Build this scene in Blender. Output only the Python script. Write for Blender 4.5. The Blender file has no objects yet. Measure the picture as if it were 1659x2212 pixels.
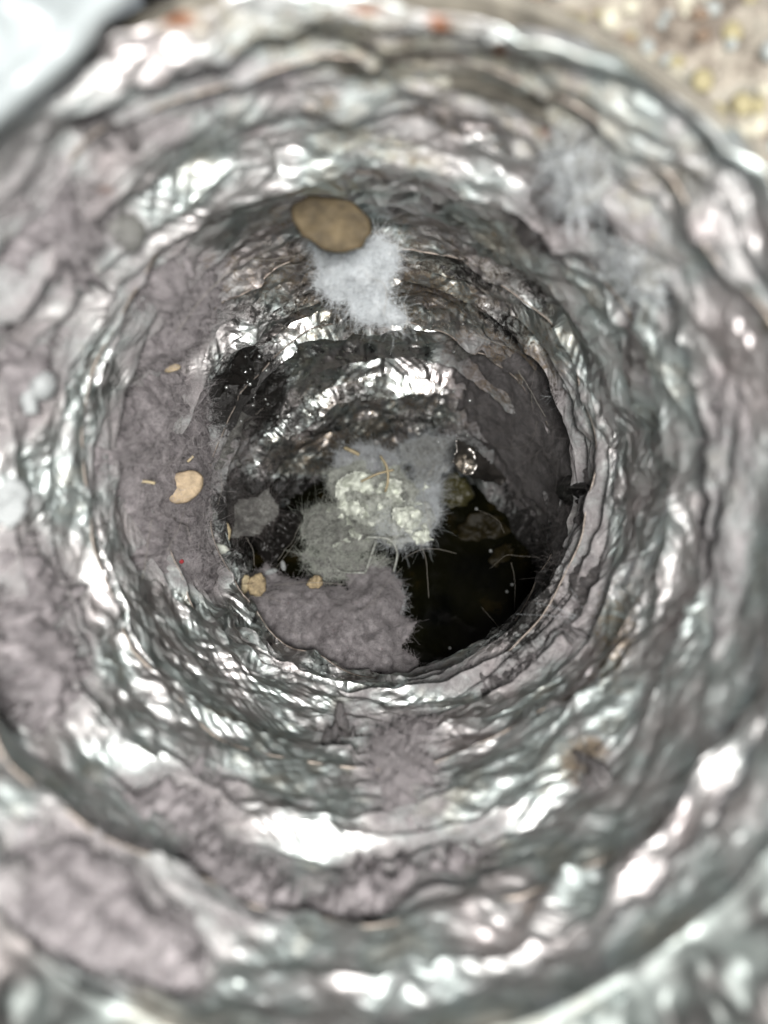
import bpy, math, random
import numpy as np
from mathutils import Vector, Matrix
from mathutils.bvhtree import BVHTree

# ------------------------------------------------------------------ camera, light, exposure
sc = bpy.context.scene
COL = sc.collection
CM = 0.01                                   # builder works in centimetres
PITCH = math.radians(50)                    # the phone looks steeply down into the duct
ORG = np.array([0.0, 0.0, 0.40])
RX = np.array([[1, 0, 0],
               [0, math.cos(-PITCH), -math.sin(-PITCH)],
               [0, math.sin(-PITCH), math.cos(-PITCH)]])

def W(p):                                   # duct frame (x right, y into the duct, z up the picture), cm -> world, m
    return (np.asarray(p, float) @ RX.T) * CM + ORG

cd = bpy.data.cameras.new('camera'); cam = bpy.data.objects.new('camera', cd); COL.objects.link(cam)
cam.location = ORG; cam.rotation_euler = (math.radians(90) - PITCH, 0, 0)
cd.sensor_width = 36; cd.lens = 28.25; cd.clip_start = 0.001; cd.clip_end = 10
cd.dof.use_dof = True; cd.dof.focus_distance = 0.208; cd.dof.aperture_fstop = 10.8
sc.camera = cam

world = bpy.data.worlds.new('World'); sc.world = world; world.use_nodes = True
bgn = world.node_tree.nodes['Background']
bgn.inputs[0].default_value = (0.80, 0.88, 0.94, 1); bgn.inputs[1].default_value = 0.30

ld = bpy.data.lights.new('phone_torch', 'AREA'); ld.shape = 'DISK'; ld.size = 0.045; ld.energy = 1.16
ld.color = (1.0, 0.975, 0.95)
lo = bpy.data.objects.new('phone_torch', ld); COL.objects.link(lo)
lo.location = W((1.2, -7.8, -0.8)); lo.rotation_euler = (math.radians(90) - PITCH, 0, 0)

sc.view_settings.view_transform = 'Standard'; sc.view_settings.look = 'None'
sc.view_settings.exposure = 0.0; sc.view_settings.gamma = 1.0
cy = sc.cycles
cy.use_denoising = True
cy.max_bounces = 8; cy.glossy_bounces = 6; cy.diffuse_bounces = 3; cy.transmission_bounces = 4
cy.sample_clamp_indirect = 4.0; cy.sample_clamp_direct = 0.0
cy.caustics_reflective = True; cy.blur_glossy = 0.3

# ------------------------------------------------------------------ numpy helpers
F = 1736.0; UC, VC = 829.5, 1106.0          # the photograph measured at 1659 x 2212

def ray(u, v):
    d = np.stack([(np.asarray(u, float) - UC) / F, np.ones_like(np.asarray(u, float)), -(np.asarray(v, float) - VC) / F], -1)
    return d
def P(u, v, y):
    return ray(u, v) * np.asarray(y, float)[..., None]

_T = np.random.default_rng(7).random(65536)
def hsh(i, j, s):
    i = np.asarray(i, np.int64); j = np.asarray(j, np.int64)
    return _T[((i * 73856093) ^ (j * 19349663) ^ (s * 83492791)) & 65535]
def vnoise(x, y, s=0, wx=None):
    xi = np.floor(x).astype(np.int64); yi = np.floor(y).astype(np.int64)
    fx = x - xi; fy = y - yi
    fx = fx * fx * (3 - 2 * fx); fy = fy * fy * (3 - 2 * fy)
    x1 = xi + 1
    if wx: xi = xi % wx; x1 = x1 % wx
    a = hsh(xi, yi, s); b = hsh(x1, yi, s); c = hsh(xi, yi + 1, s); d = hsh(x1, yi + 1, s)
    return (a * (1 - fx) + b * fx) * (1 - fy) + (c * (1 - fx) + d * fx) * fy
def fbm(x, y, s=0, o=4, wx=None):
    r = 0; a = 0.5
    for k in range(o):
        r = r + a * vnoise(x, y, s + k * 17, wx); x = x * 2; y = y * 2; a *= 0.5
        if wx: wx *= 2
    return r
def facet(x, y, s=0, wx=None):              # piecewise planar, creased like crumpled foil
    xi = np.floor(x).astype(np.int64); yi = np.floor(y).astype(np.int64)
    fx = x - xi; fy = y - yi; x1 = xi + 1
    if wx: xi = xi % wx; x1 = x1 % wx
    a = hsh(xi, yi, s); b = hsh(x1, yi, s); c = hsh(xi, yi + 1, s); d = hsh(x1, yi + 1, s)
    flip = hsh(xi, yi, s + 999) > 0.5
    t1 = np.where(fx + fy < 1, a + (b - a) * fx + (c - a) * fy, d + (c - d) * (1 - fx) + (b - d) * (1 - fy))
    t2 = np.where(fx > fy, a + (b - a) * fx + (d - b) * fy, a + (d - c) * fx + (c - a) * fy)
    return np.where(flip, t1, t2)

def mk(name, V, faces, mat, parent=None, smooth=True, attrs=None, origin=None):
    """link ONE mesh object; V in duct-frame cm, faces = list of int arrays (n x 3 / n x 4)"""
    Wv = W(V)
    o_ = Wv.mean(0) if origin is None else W(np.asarray(origin, float))
    Wl = Wv - o_
    if not isinstance(faces, (list, tuple)): faces = [faces]
    faces = [np.asarray(f, np.int32) for f in faces if len(f)]
    me = bpy.data.meshes.new(name)
    me.vertices.add(len(Wl)); me.vertices.foreach_set('co', Wl.astype(np.float32).ravel())
    loops = np.concatenate([f.ravel() for f in faces])
    sizes = np.concatenate([np.full(len(f), f.shape[1], np.int32) for f in faces])
    starts = np.concatenate([[0], np.cumsum(sizes)[:-1]]).astype(np.int32)
    me.loops.add(len(loops)); me.loops.foreach_set('vertex_index', loops)
    me.polygons.add(len(sizes)); me.polygons.foreach_set('loop_start', starts)
    me.polygons.foreach_set('use_smooth', np.full(len(sizes), smooth, bool))
    me.update(calc_edges=True)
    for k, a in (attrs or {}).items():
        at = me.attributes.new(k, 'FLOAT', 'POINT'); at.data.foreach_set('value', np.asarray(a, np.float32).ravel())
    me.materials.append(mat)
    ob = bpy.data.objects.new(name, me); COL.objects.link(ob)
    if parent is not None:
        ob.parent = parent; ob.location = Vector(o_) - Vector(parent['_w'])
    else:
        ob.location = o_
    return ob
def empty(name, at):
    e = bpy.data.objects.new(name, None); COL.objects.link(e); e.location = W(np.asarray(at, float))
    e.empty_display_size = 0.01
    e['_w'] = [float(x) for x in e.location]
    return e
def tag(o, label=None, cat=None, group=None, kind=None):
    if label: o['label'] = label
    if cat: o['category'] = cat
    if group: o['group'] = group
    if kind: o['kind'] = kind
    return o
def as_parent(o):
    o['_w'] = [float(x) for x in o.location]; return o

def tube(path, rad, sides=5, cap=True):
    path = np.asarray(path, float); n = len(path)
    rad = np.broadcast_to(np.asarray(rad, float), (n,))
    t = np.gradient(path, axis=0); t /= np.linalg.norm(t, axis=1)[:, None] + 1e-12
    up = np.array([0.31, 0.2, 0.93]); a = np.cross(t, up); a /= np.linalg.norm(a, axis=1)[:, None] + 1e-9
    b = np.cross(t, a)
    ang = np.arange(sides) / sides * 2 * math.pi
    V = path[:, None, :] + rad[:, None, None] * (np.cos(ang)[None, :, None] * a[:, None, :] + np.sin(ang)[None, :, None] * b[:, None, :])
    i = np.arange(n - 1)[:, None] * sides; j = np.arange(sides)[None, :]; j2 = (j + 1) % sides
    q = np.stack([i + j, i + j2, i + sides + j2, i + sides + j], -1).reshape(-1, 4)
    V = V.reshape(-1, 3)
    tri = []
    if cap:
        V = np.vstack([V, path[:1], path[-1:]])
        k = np.arange(sides)
        tri = np.concatenate([np.stack([np.full(sides, n * sides), (k + 1) % sides, k], -1),
                              np.stack([np.full(sides, n * sides + 1), (n - 1) * sides + k, (n - 1) * sides + (k + 1) % sides], -1)])
    return V, q, tri
def spline(pts, n):
    pts = np.asarray(pts, float)
    if len(pts) == 2: pts = np.vstack([pts[0], pts.mean(0), pts[1]])
    p = np.vstack([2 * pts[0] - pts[1], pts, 2 * pts[-1] - pts[-2]])
    m = len(pts) - 1; t = np.linspace(0, m - 1e-6, n); k = t.astype(int); f = (t - k)[:, None]
    a, b, c, d = p[k], p[k + 1], p[k + 2], p[k + 3]
    return 0.5 * ((2 * b) + (c - a) * f + (2 * a - 5 * b + 4 * c - d) * f ** 2 + (3 * b - a - 3 * c + d) * f ** 3)

def fibres(pts, nrm, length, rad, seed, lift=0.6, curl=1.0, seg=5):
    """many short curled fibres as one mesh"""
    r = np.random.default_rng(seed); n = len(pts)
    d = r.normal(size=(n, 3)); d /= np.linalg.norm(d, axis=1)[:, None]
    d = d - nrm * 0.5 * np.sum(d * nrm, axis=1)[:, None] + nrm * lift; d /= np.linalg.norm(d, axis=1)[:, None]
    bend = r.normal(size=(n, 3)) * curl
    L = length * np.clip(np.exp(r.normal(size=n) * 0.5), 0.3, 1.9) * 0.8
    t = np.linspace(0, 1, seg + 1)
    path = pts[:, None, :] + d[:, None, :] * (L[:, None] * t)[..., None] + bend[:, None, :] * (L[:, None] * t ** 2 * 0.5)[..., None]
    path += r.normal(size=path.shape) * (0.10 * L)[:, None, None] * t[None, :, None]
    tg = np.gradient(path, axis=1); tg /= np.linalg.norm(tg, axis=2)[..., None] + 1e-12
    a = np.cross(tg, np.array([0.3, 0.5, 0.81])); a /= np.linalg.norm(a, axis=2)[..., None] + 1e-9
    b = np.cross(tg, a)
    taper = rad * (1 - 0.5 * t)
    rr = r.uniform(0.6, 1.4, n)
    V = []
    for k in range(3):
        c, s = math.cos(k * 2.0944), math.sin(k * 2.0944)
        V.append(path + (rr[:, None] * taper[None, :])[..., None] * (c * a + s * b))
    V = np.stack(V, 2).reshape(-1, 3)       # n, seg+1, 3
    base = np.arange(n)[:, None, None] * ((seg + 1) * 3) + np.arange(seg)[None, :, None] * 3
    j = np.arange(3)[None, None, :]; j2 = (j + 1) % 3
    q = np.stack([base + j, base + j2, base + 3 + j2, base + 3 + j], -1).reshape(-1, 4)
    return V, q

# ------------------------------------------------------------------ materials
def nodes(name):
    m = bpy.data.materials.new(name); m.use_nodes = True
    nt = m.node_tree; b = nt.nodes['Principled BSDF']
    return m, nt, b
class NB:
    def __init__(s, nt):
        s.nt = nt; s.tc = nt.nodes.new('ShaderNodeNewGeometry')
    def pos(s, scale, stretch=None):
        m = s.nt.nodes.new('ShaderNodeVectorMath'); m.operation = 'MULTIPLY'
        s.nt.links.new(s.tc.outputs['Position'], m.inputs[0])
        m.inputs[1].default_value = stretch or (scale,) * 3
        return m.outputs[0]
    def noise(s, scale, detail=4, rough=0.55, vec=None, dist=0.0):
        n = s.nt.nodes.new('ShaderNodeTexNoise'); n.inputs['Scale'].default_value = 1
        n.inputs['Detail'].default_value = detail; n.inputs['Roughness'].default_value = rough
        n.inputs['Distortion'].default_value = dist
        s.nt.links.new(vec or s.pos(scale), n.inputs['Vector']); return n
    def voro(s, scale, feature='F1'):
        n = s.nt.nodes.new('ShaderNodeTexVoronoi'); n.inputs['Scale'].default_value = 1; n.feature = feature
        s.nt.links.new(s.pos(scale), n.inputs['Vector']); return n
    def ramp(s, src, stops):
        n = s.nt.nodes.new('ShaderNodeValToRGB'); e = n.color_ramp.elements
        while len(e) < len(stops): e.new(0.5)
        for k, (p, c) in enumerate(stops):
            e[k].position = p; e[k].color = (c, c, c, 1) if np.isscalar(c) else (*c, 1)
        s.nt.links.new(src, n.inputs[0]); return n.outputs[0]
    def mix(s, fac, a, b, mode='MIX'):
        n = s.nt.nodes.new('ShaderNodeMix'); n.data_type = 'RGBA'; n.blend_type = mode
        s.set(n.inputs[0], fac); s.set(n.inputs[6], a); s.set(n.inputs[7], b); return n.outputs[2]
    def math(s, op, a, b=None, clamp=False):
        n = s.nt.nodes.new('ShaderNodeMath'); n.operation = op; n.use_clamp = clamp
        s.set(n.inputs[0], a)
        if b is not None: s.set(n.inputs[1], b)
        return n.outputs[0]
    def set(s, sock, v):
        if isinstance(v, bpy.types.NodeSocket): s.nt.links.new(v, sock)
        elif isinstance(v, tuple): sock.default_value = (*v, 1) if len(v) == 3 else v
        else: sock.default_value = v
    def attr(s, name):
        n = s.nt.nodes.new('ShaderNodeAttribute'); n.attribute_name = name; return n.outputs['Fac']
    def bump(s, h, strength, dist, prev=None):
        n = s.nt.nodes.new('ShaderNodeBump'); n.inputs['Strength'].default_value = strength; n.inputs['Distance'].default_value = dist
        s.nt.links.new(h, n.inputs['Height'])
        if prev is not None: s.nt.links.new(prev, n.inputs['Normal'])
        return n.outputs[0]

def foil_material(name, base=(0.50, 0.494, 0.486), rough=0.50, masks=True):
    m, nt, b = nodes(name); N = NB(nt)
    tint = N.noise(70, 3, 0.6)
    col = N.ramp(tint.outputs[0], [(0.30, (0.53, 0.485, 0.48)), (0.46, base), (0.58, (0.465, 0.515, 0.502)), (0.74, (0.53, 0.505, 0.44))])
    ro = N.ramp(N.noise(420, 4).outputs[0], [(0.3, rough - 0.07), (0.7, rough + 0.16)])
    metal = 1.0
    if not masks: col = N.mix(1.0, col, (0.5, 0.5, 0.49), 'MULTIPLY')   # duller, oxidised outer foil
    h1 = N.noise(900, 5, 0.65, dist=0.6).outputs[0]
    v1 = N.voro(650, 'DISTANCE_TO_EDGE').outputs[0]
    v1 = N.math('MINIMUM', v1, 0.22)
    nrm = N.bump(v1, 0.10, 0.0005)
    nrm = N.bump(h1, 0.05, 0.0003, nrm)
    if masks:
        ax = N.attr('arc'); ry = N.attr('run')
        def streak(fa, fr, sk):             # creases pressed into the foil, running round the tube at a slant
            c = nt.nodes.new('ShaderNodeCombineXYZ'); N.set(c.inputs[0], N.math('MULTIPLY', ax, fa))
            N.set(c.inputs[1], N.math('MULTIPLY', N.math('ADD', ry, N.math('MULTIPLY', ax, sk)), fr))
            v = nt.nodes.new('ShaderNodeTexVoronoi'); v.voronoi_dimensions = '2D'; v.feature = 'F1'; v.distance = 'MANHATTAN'
            v.inputs['Scale'].default_value = 1; nt.links.new(c.outputs[0], v.inputs['Vector'])
            return v.outputs['Distance']
        def pleat(fr, sk, seed, drift):     # runs of straight, sharp pleats at one slant, fading in and out
            c = nt.nodes.new('ShaderNodeCombineXYZ'); N.set(c.inputs[0], N.math('MULTIPLY', ax, 0.35)); N.set(c.inputs[1], N.math('MULTIPLY', ry, 0.55)); c.inputs[2].default_value = seed
            lo_ = N.noise(1, 1, 0.5, vec=c.outputs[0])
            ph = N.math('ADD', N.math('MULTIPLY', N.math('ADD', ry, N.math('MULTIPLY', ax, sk)), fr), N.math('MULTIPLY', lo_.outputs[0], drift))
            c2 = nt.nodes.new('ShaderNodeCombineXYZ'); N.set(c2.inputs[0], N.math('MULTIPLY', ax, 0.7)); N.set(c2.inputs[1], N.math('MULTIPLY', ry, 1.3)); c2.inputs[2].default_value = seed + 7.7
            mk_ = N.math('MULTIPLY', N.math('SUBTRACT', N.noise(1, 2, 0.6, vec=c2.outputs[0]).outputs[0], 0.40), 4.0, True)
            return N.math('MULTIPLY', N.math('PINGPONG', ph, 0.5), mk_)
        nrm = N.bump(streak(0.8, 3.0, 0.18), 0.25, 0.0010, nrm)
        nrm = N.bump(pleat(3.1, 0.16, 1.3, 5.0), 0.45, 0.0012, nrm)
        nrm = N.bump(pleat(4.7, -0.30, 4.1, 6.0), 0.45, 0.0009, nrm)
        nrm = N.bump(pleat(9.0, 0.34, 9.2, 9.0), 0.42, 0.0005, nrm)
        nrm = N.bump(pleat(2.2, 1.6, 15.5, 4.0), 0.35, 0.0011, nrm)
        nrm = N.bump(streak(3.0, 9.0, -0.2), 0.18, 0.0004, nrm)
        brk = N.noise(330, 6, 0.68, dist=0.8).outputs[0]
        fine = N.noise(1500, 4, 0.7).outputs[0]
        def grow(att, lo, soft):            # break painted patches of dirt and roof shade up with noise
            a = N.math('ADD', N.attr(att), N.math('MULTIPLY', N.math('SUBTRACT', brk, 0.5), 1.25))
            a = N.math('ADD', a, N.math('MULTIPLY', N.math('SUBTRACT', fine, 0.5), 0.5))
            return N.math('DIVIDE', N.math('SUBTRACT', a, lo), soft, True)
        dust = N.math('MULTIPLY', grow('dust', 0.30, 0.75), 0.9); brown = grow('brown', 0.40, 0.30); tar = grow('tar', 0.42, 0.22); crust = grow('crust', 0.36, 0.4)
        dcol = N.ramp(N.noise(500, 4).outputs[0], [(0.3, (0.12, 0.108, 0.111)), (0.7, (0.23, 0.21, 0.214))])
        bcol = N.ramp(fine, [(0.3, (0.035, 0.024, 0.014)), (0.7, (0.21, 0.155, 0.09))])  # brown film, darkened to put the deep roof's grazing shade into the colour
        ccol = N.ramp(N.noise(420, 5, 0.7).outputs[0], [(0.34, (0.07, 0.055, 0.045)), (0.44, (0.20, 0.175, 0.14)), (0.55, (0.40, 0.385, 0.31)), (0.66, (0.22, 0.24, 0.23))])
        rust = N.attr('rust')
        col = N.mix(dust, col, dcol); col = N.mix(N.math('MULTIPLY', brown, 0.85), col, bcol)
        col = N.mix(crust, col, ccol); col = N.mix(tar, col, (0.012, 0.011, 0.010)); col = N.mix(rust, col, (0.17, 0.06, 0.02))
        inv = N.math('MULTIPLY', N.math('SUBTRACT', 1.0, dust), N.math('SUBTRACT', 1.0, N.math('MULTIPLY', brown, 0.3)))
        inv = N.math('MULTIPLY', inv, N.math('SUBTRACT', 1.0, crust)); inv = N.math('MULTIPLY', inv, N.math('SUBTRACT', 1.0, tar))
        inv = N.math('MULTIPLY', inv, N.math('SUBTRACT', 1.0, rust))
        metal = inv
        r2 = N.math('ADD', ro, N.math('MULTIPLY', N.math('MAXIMUM', dust, crust), 0.6))
        r2 = N.math('SUBTRACT', r2, N.math('MULTIPLY', tar, 0.12)); r2 = N.math('SUBTRACT', r2, N.math('MULTIPLY', N.attr('wet'), 0.08)); r2 = N.math('SUBTRACT', r2, N.math('MULTIPLY', N.attr('clean'), 0.14)); r2 = N.math('MAXIMUM', r2, 0.14)
        ro = r2
        hh = N.math('MULTIPLY', fine, N.math('ADD', N.math('MAXIMUM', crust, tar), dust))
        nrm = N.bump(hh, 0.6, 0.0006, nrm)
    N.set(b.inputs['Base Color'], col); N.set(b.inputs['Metallic'], metal); N.set(b.inputs['Roughness'], ro)
    nt.links.new(nrm, b.inputs['Normal'])
    return m

def lint_material(name, c1, c2, c3, speck=(0.20, 0.05, 0.06), scale=1.0):
    m, nt, b = nodes(name); N = NB(nt)
    a = N.noise(260 * scale, 6, 0.7, dist=0.5).outputs[0]
    f = N.noise(2600, 3, 0.7).outputs[0]
    col = N.ramp(a, [(0.37, c1), (0.5, c2), (0.63, c3)])
    col = N.mix(N.ramp(f, [(0.33, 0.7), (0.50, 0.0)]), col, tuple(x * 0.45 for x in c1))
    sp = N.ramp(N.noise(1100, 2).outputs[0], [(0.68, 0.0), (0.75, 0.5)])
    col = N.mix(sp, col, speck)
    N.set(b.inputs['Base Color'], col); b.inputs['Roughness'].default_value = 1.0
    b.inputs['Specular IOR Level'].default_value = 0.1
    b.inputs['Sheen Weight'].default_value = 0.25; b.inputs['Sheen Roughness'].default_value = 0.6
    n = N.bump(N.noise(1800, 5, 0.75).outputs[0], 1.0, 0.0012)
    nt.links.new(n, b.inputs['Normal'])
    return m
def plain(name, c, rough=0.6, metal=0.0, var=0.25, scale=700, bump=0.3, coat=0.0, spec=0.5):
    m, nt, b = nodes(name); N = NB(nt)
    n = N.noise(scale, 5, 0.65).outputs[0]
    col = N.ramp(n, [(0.3, tuple(x * (1 - var) for x in c)), (0.7, tuple(min(1, x * (1 + var)) for x in c))])
    N.set(b.inputs['Base Color'], col); b.inputs['Roughness'].default_value = rough; b.inputs['Metallic'].default_value = metal
    b.inputs['Coat Weight'].default_value = coat; b.inputs['Specular IOR Level'].default_value = spec
    if bump: nt.links.new(N.bump(n, bump, 0.0004), b.inputs['Normal'])
    return m

M = {}
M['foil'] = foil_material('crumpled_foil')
M['foil_clean'] = foil_material('outer_foil', masks=False, base=(0.15, 0.15, 0.148), rough=0.58)
M['foil_scrap'] = plain('dull_foil_scrap', (.42, .40, .37), 0.34, 1.0, .3, 250, 0.1)
M['wire'] = plain('dull_wire', (0.22, 0.19, 0.165), 0.5, 0.7, 0.5, 900)
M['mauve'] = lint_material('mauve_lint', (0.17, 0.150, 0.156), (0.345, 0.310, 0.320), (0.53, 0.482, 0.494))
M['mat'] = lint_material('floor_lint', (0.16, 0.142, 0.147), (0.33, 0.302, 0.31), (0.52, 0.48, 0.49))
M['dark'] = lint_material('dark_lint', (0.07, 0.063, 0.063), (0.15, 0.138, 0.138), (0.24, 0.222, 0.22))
M['grey'] = lint_material('grey_lint', (0.10, 0.10, 0.09), (0.22, 0.22, 0.20), (0.38, 0.385, 0.355), (0.16, 0.10, 0.05))
M['pale'] = lint_material('pale_lint', (0.30, 0.31, 0.33), (0.42, 0.43, 0.45), (0.55, 0.57, 0.59), (0.36, 0.30, 0.32))
M['cotton'] = lint_material('white_cotton', (0.55, 0.59, 0.62), (0.74, 0.79, 0.81), (0.90, 0.94, 0.95), (0.60, 0.56, 0.60))
M['felt'] = lint_material('clump_felt', (0.22, 0.22, 0.19), (0.62, 0.65, 0.58), (0.90, 0.92, 0.87), (0.20, 0.12, 0.05), 1.6)
M['fibre_mauve'] = plain('lint_fibre', (0.42, 0.39, 0.395), 0.8, 0, 0.3, 300, 0)
M['fibre_dark'] = plain('dark_lint_fibre', (0.15, 0.135, 0.13), 0.8, 0, 0.3, 300, 0)
M['fibre_pale'] = plain('pale_lint_fibre', (0.75, 0.79, 0.81), 0.8, 0, 0.2, 300, 0)
M['fibre_felt'] = plain('clump_fibre', (0.62, 0.65, 0.58), 0.8, 0, 0.3, 300, 0)
M['hair_light'] = plain('pale_hair', (0.42, 0.39, 0.34), 0.45, 0, 0.2, 300, 0)
M['hair_dark'] = plain('dark_hair', (0.05, 0.03, 0.025), 0.4, 0, 0.2, 300, 0)
M['paper'] = plain('pale_paper_shred', (0.68, 0.71, 0.63), 0.8, 0, 0.35, 450, 0.7)
M['straw'] = plain('dry_straw', (0.42, 0.35, 0.22), 0.7, 0, 0.3, 900)
M['seed'] = plain('tan_seed', (0.42, 0.325, 0.215), 0.8, 0, 0.28, 700, 0.6)
M['brown_seed'] = plain('brown_seed', (0.078, 0.058, 0.030), 0.8, 0, 0.6, 190, 0.6)
M['crumb'] = plain('tan_crumb', (0.37, 0.29, 0.175), 0.8, 0, 0.55, 700, 0.8)
M['scrap'] = plain('white_scrap', (0.27, 0.285, 0.285), 0.6, 0, 0.1, 500)
M['tar'] = plain('wet_black_sludge', (0.012, 0.011, 0.010), 0.28, 0, 0.4, 500, 0.8, coat=0.3, spec=.25)
M['wet_black'] = plain('wet_black', (0.005, 0.005, 0.005), 0.4, 0, 0.4, 900, 0.5, spec=.2)
M['red'] = plain('red_speck', (0.25, 0.01, 0.015), 0.6)
M['collar'] = plain('crusted_sheet_metal', (0.15, 0.138, 0.112), 0.75, 0.15, 0.65, 150, 0.5)
M['mortar'] = None
M['flange'] = plain('white_painted_plate', (0.27, 0.295, 0.298), 0.36, 0, 0.18, 60, 0.2)
M['bead'] = plain('water_bead', (0.75, 0.78, 0.76), 0.18, 0.75, 0.1, 400, 0)
M['sludge_dark'] = plain('dark_sludge', (0.014, 0.011, 0.004), 0.5, 0, 0.5, 500, 0.5, spec=.15)
M['sludge'] = plain('olive_sludge', (0.05, 0.046, 0.018), 0.4, 0, 0.4, 500, 0.3, spec=.3)

# ------------------------------------------------------------------ the duct: centre line and frames
ctl = np.array([[-0.35, 7.0, -0.12], [-0.35, 8.6, -0.08], [-0.30, 12.1, 0.22], [-0.28, 16.7, 0.85], [-0.10, 20.3, 0.80],
                [0.10, 23.6, 0.35], [0.25, 26.0, -0.55], [0.40, 28.2, -2.1], [0.5, 29.8, -4.2], [0.55, 30.8, -6.8], [0.55, 31.2, -9.5]])
cl = spline(ctl, 600)
sl = np.concatenate([[0], np.cumsum(np.linalg.norm(np.diff(cl, axis=0), axis=1))])
tg = np.gradient(cl, axis=0); tg /= np.linalg.norm(tg, axis=1)[:, None]
ex = np.array([1.0, 0, 0]) - tg * tg[:, :1]; ex /= np.linalg.norm(ex, axis=1)[:, None]
ez = np.cross(ex, tg); S_END = sl[-1]
def lerp(A, s):
    return np.stack([np.interp(s, sl, A[:, k]) for k in range(3)], -1)
R0 = 5.0
def tube_pt(th, s, r):
    return lerp(cl, s) + np.asarray(r)[..., None] * (np.cos(th)[..., None] * lerp(ex, s) + np.sin(th)[..., None] * lerp(ez, s))

# fold boundaries, pinched and spread unevenly round the tube
rg = np.random.default_rng(41)
S0 = [0.62]
while S0[-1] < S_END - 1.5:
    S0.append(S0[-1] + (rg.choice([0.30, 0.40, 0.52, 0.80]) * rg.uniform(0.85, 1.15) if S0[-1] < 15.5 else rg.uniform(0.85, 1.30)))
K = len(S0) - 1
NT, NR = 1120, 17
th1 = np.arange(NT) / NT * 2 * math.pi + math.pi
def chords(n, amp):                         # a polygonal, kinked ring: straight runs between uneven knots
    kn = np.sort(rg.uniform(0, 2 * math.pi, n)); v = rg.normal(size=n) * amp
    return np.interp(th1, kn, v, period=2 * math.pi)
wob = np.array([chords(5, .24) + chords(11, .15) + chords(23, .05) for k in range(K + 1)])
RK = np.array([0.8 * chords(6, .20) + chords(14, .15) + chords(31, .06) for k in range(K + 1)])
RK = np.clip(RK * 0.65, -0.25, 0.35)
AK = np.clip(np.array([0.12 + 0.40 * (S0[min(k + 1, K)] - S0[min(k, K - 1)]) + chords(6, .16) + chords(13, .10) for k in range(K + 1)]), 0.08, 1.0)
RK[0] *= 0.3
Sk = np.array(S0)[:, None] + np.clip(wob, -0.5, 0.5) * 0.7
Sk[0] = S0[0]
for k in range(1, K + 1): Sk[k] = np.maximum(Sk[k], Sk[k - 1] + 0.15)
q = np.arange(K * NR + 1) / NR
kq = np.minimum(q.astype(int), K - 1); fq = q - kq
S = Sk[kq] * (1 - fq[:, None]) + Sk[kq + 1] * fq[:, None]         # rows x NT
TH = np.broadcast_to(th1, S.shape)
A_ = TH * R0                                                     # arc length coordinate
per = 2 * math.pi * R0
# saw-tooth folds: step out just past each wire, then run inward facing the opening
kk = kq[:, None] * np.ones((1, NT))
f = fq[:, None]
back = np.clip(f / 0.16, 0, 1); front = np.clip((1 - f) / 0.84, 0, 1)
prof = np.where(f < 0.16, back, front ** (0.75 + 0.5 * vnoise(TH / (2 * math.pi) * 8, kk + .5, 6, 8)))
amp = AK[kq] * (0.30 + 0.70 * np.clip((S - 3) / 10, 0, 1)) * (1 + 0.75 * np.clip((S - 13) / 4, 0, 1)) * np.where(kq[:, None] == 0, 0.5, 1.0)
r = R0 + RK[kq] * (1 - f) + RK[np.minimum(kq + 1, K)] * f + amp * prof
r += 0.30 * (fbm(TH / (2 * math.pi) * 6, S / 3.5, 11, 2, 6) - 0.37)
wx_ = (vnoise(TH / (2 * math.pi) * 30, S * 1.1, 21, 30) - 0.5); wy_ = (vnoise(TH / (2 * math.pi) * 30, S * 1.1, 22, 30) - 0.5)
def lat(n, ls, s, warp=1.0):
    x = TH / (2 * math.pi) * n + wx_ * warp * n / 34; y = S / ls + wy_ * warp * 0.35 / ls
    return facet(x, y, s, n) - 0.5
calm = 0.45 + 0.55 * np.clip(np.minimum(f, 1 - f) * 5, 0, 1)
def lat2(n, ls, skew, s):                   # long slanting creases that run round the tube
    x = TH / (2 * math.pi) * n + wx_ * n / 40; y = S / ls + skew * np.sin(TH + s) + wy_ * 0.15 / ls
    return facet(x, y, s, n) - 0.5
side = 0.55 + 0.45 * np.cos(TH + 0.5)                             # tightest pleats on the right wall
iso = 0.45 + 0.1 * np.clip((S - 11) / 3, 0, 1)
iso = iso * (1 - 0.5 * np.clip(np.cos(TH + 0.3) * 1.6, 0, 1) * np.clip((13 - S) / 3, 0, 1))
r += calm * iso * (0.20 * lat(15, 0.75, 31) + 0.13 * lat(34, 0.36, 32) + 0.058 * lat(67, 0.19, 33, 0.8) + 0.026 * lat(123, 0.10, 34, 0.6))
deep = np.clip((S - 11) / 4, 0, 1)
r += deep * (0.09 * lat(26, 0.50, 61) + 0.055 * lat(52, 0.27, 62) + 0.035 * lat(100, 0.15, 63, .7) + 0.010 * lat(190, 0.08, 64, .5))
r += 0.13 * lat2(9, 0.45, 2.0, 36) + 0.16 * lat2(12, 0.38, 7, 37) + 0.13 * lat2(15, 0.30, -9, 38) + 0.085 * lat2(22, 0.20, 14, 39) + 0.055 * lat2(31, 0.13, -20, 49) + 0.03 * lat2(40, 0.085, 30, 50)
QQ = q[:, None] * np.ones((1, NT))         # flat panels that end at the folds
pan = lambda n, m, s: facet(TH / (2 * math.pi) * n + wx_ * n / 20, QQ * m + .37, s, n) - 0.5
r += calm * (0.6 + 0.4 * np.clip((S - 7) / 4, 0, 1)) * (0.17 * pan(26, 1.0, 111) + 0.10 * pan(47, 1.0, 112) + 0.06 * pan(88, 2.0, 113))
axial = np.clip(vnoise(TH / (2 * math.pi) * 5, S * 0.35, 39, 5) * 3 - 1.35, 0, 1)
r += axial * (0.20 * lat(58, 1.1, 40) + 0.10 * lat(110, 0.8, 44))
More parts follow.
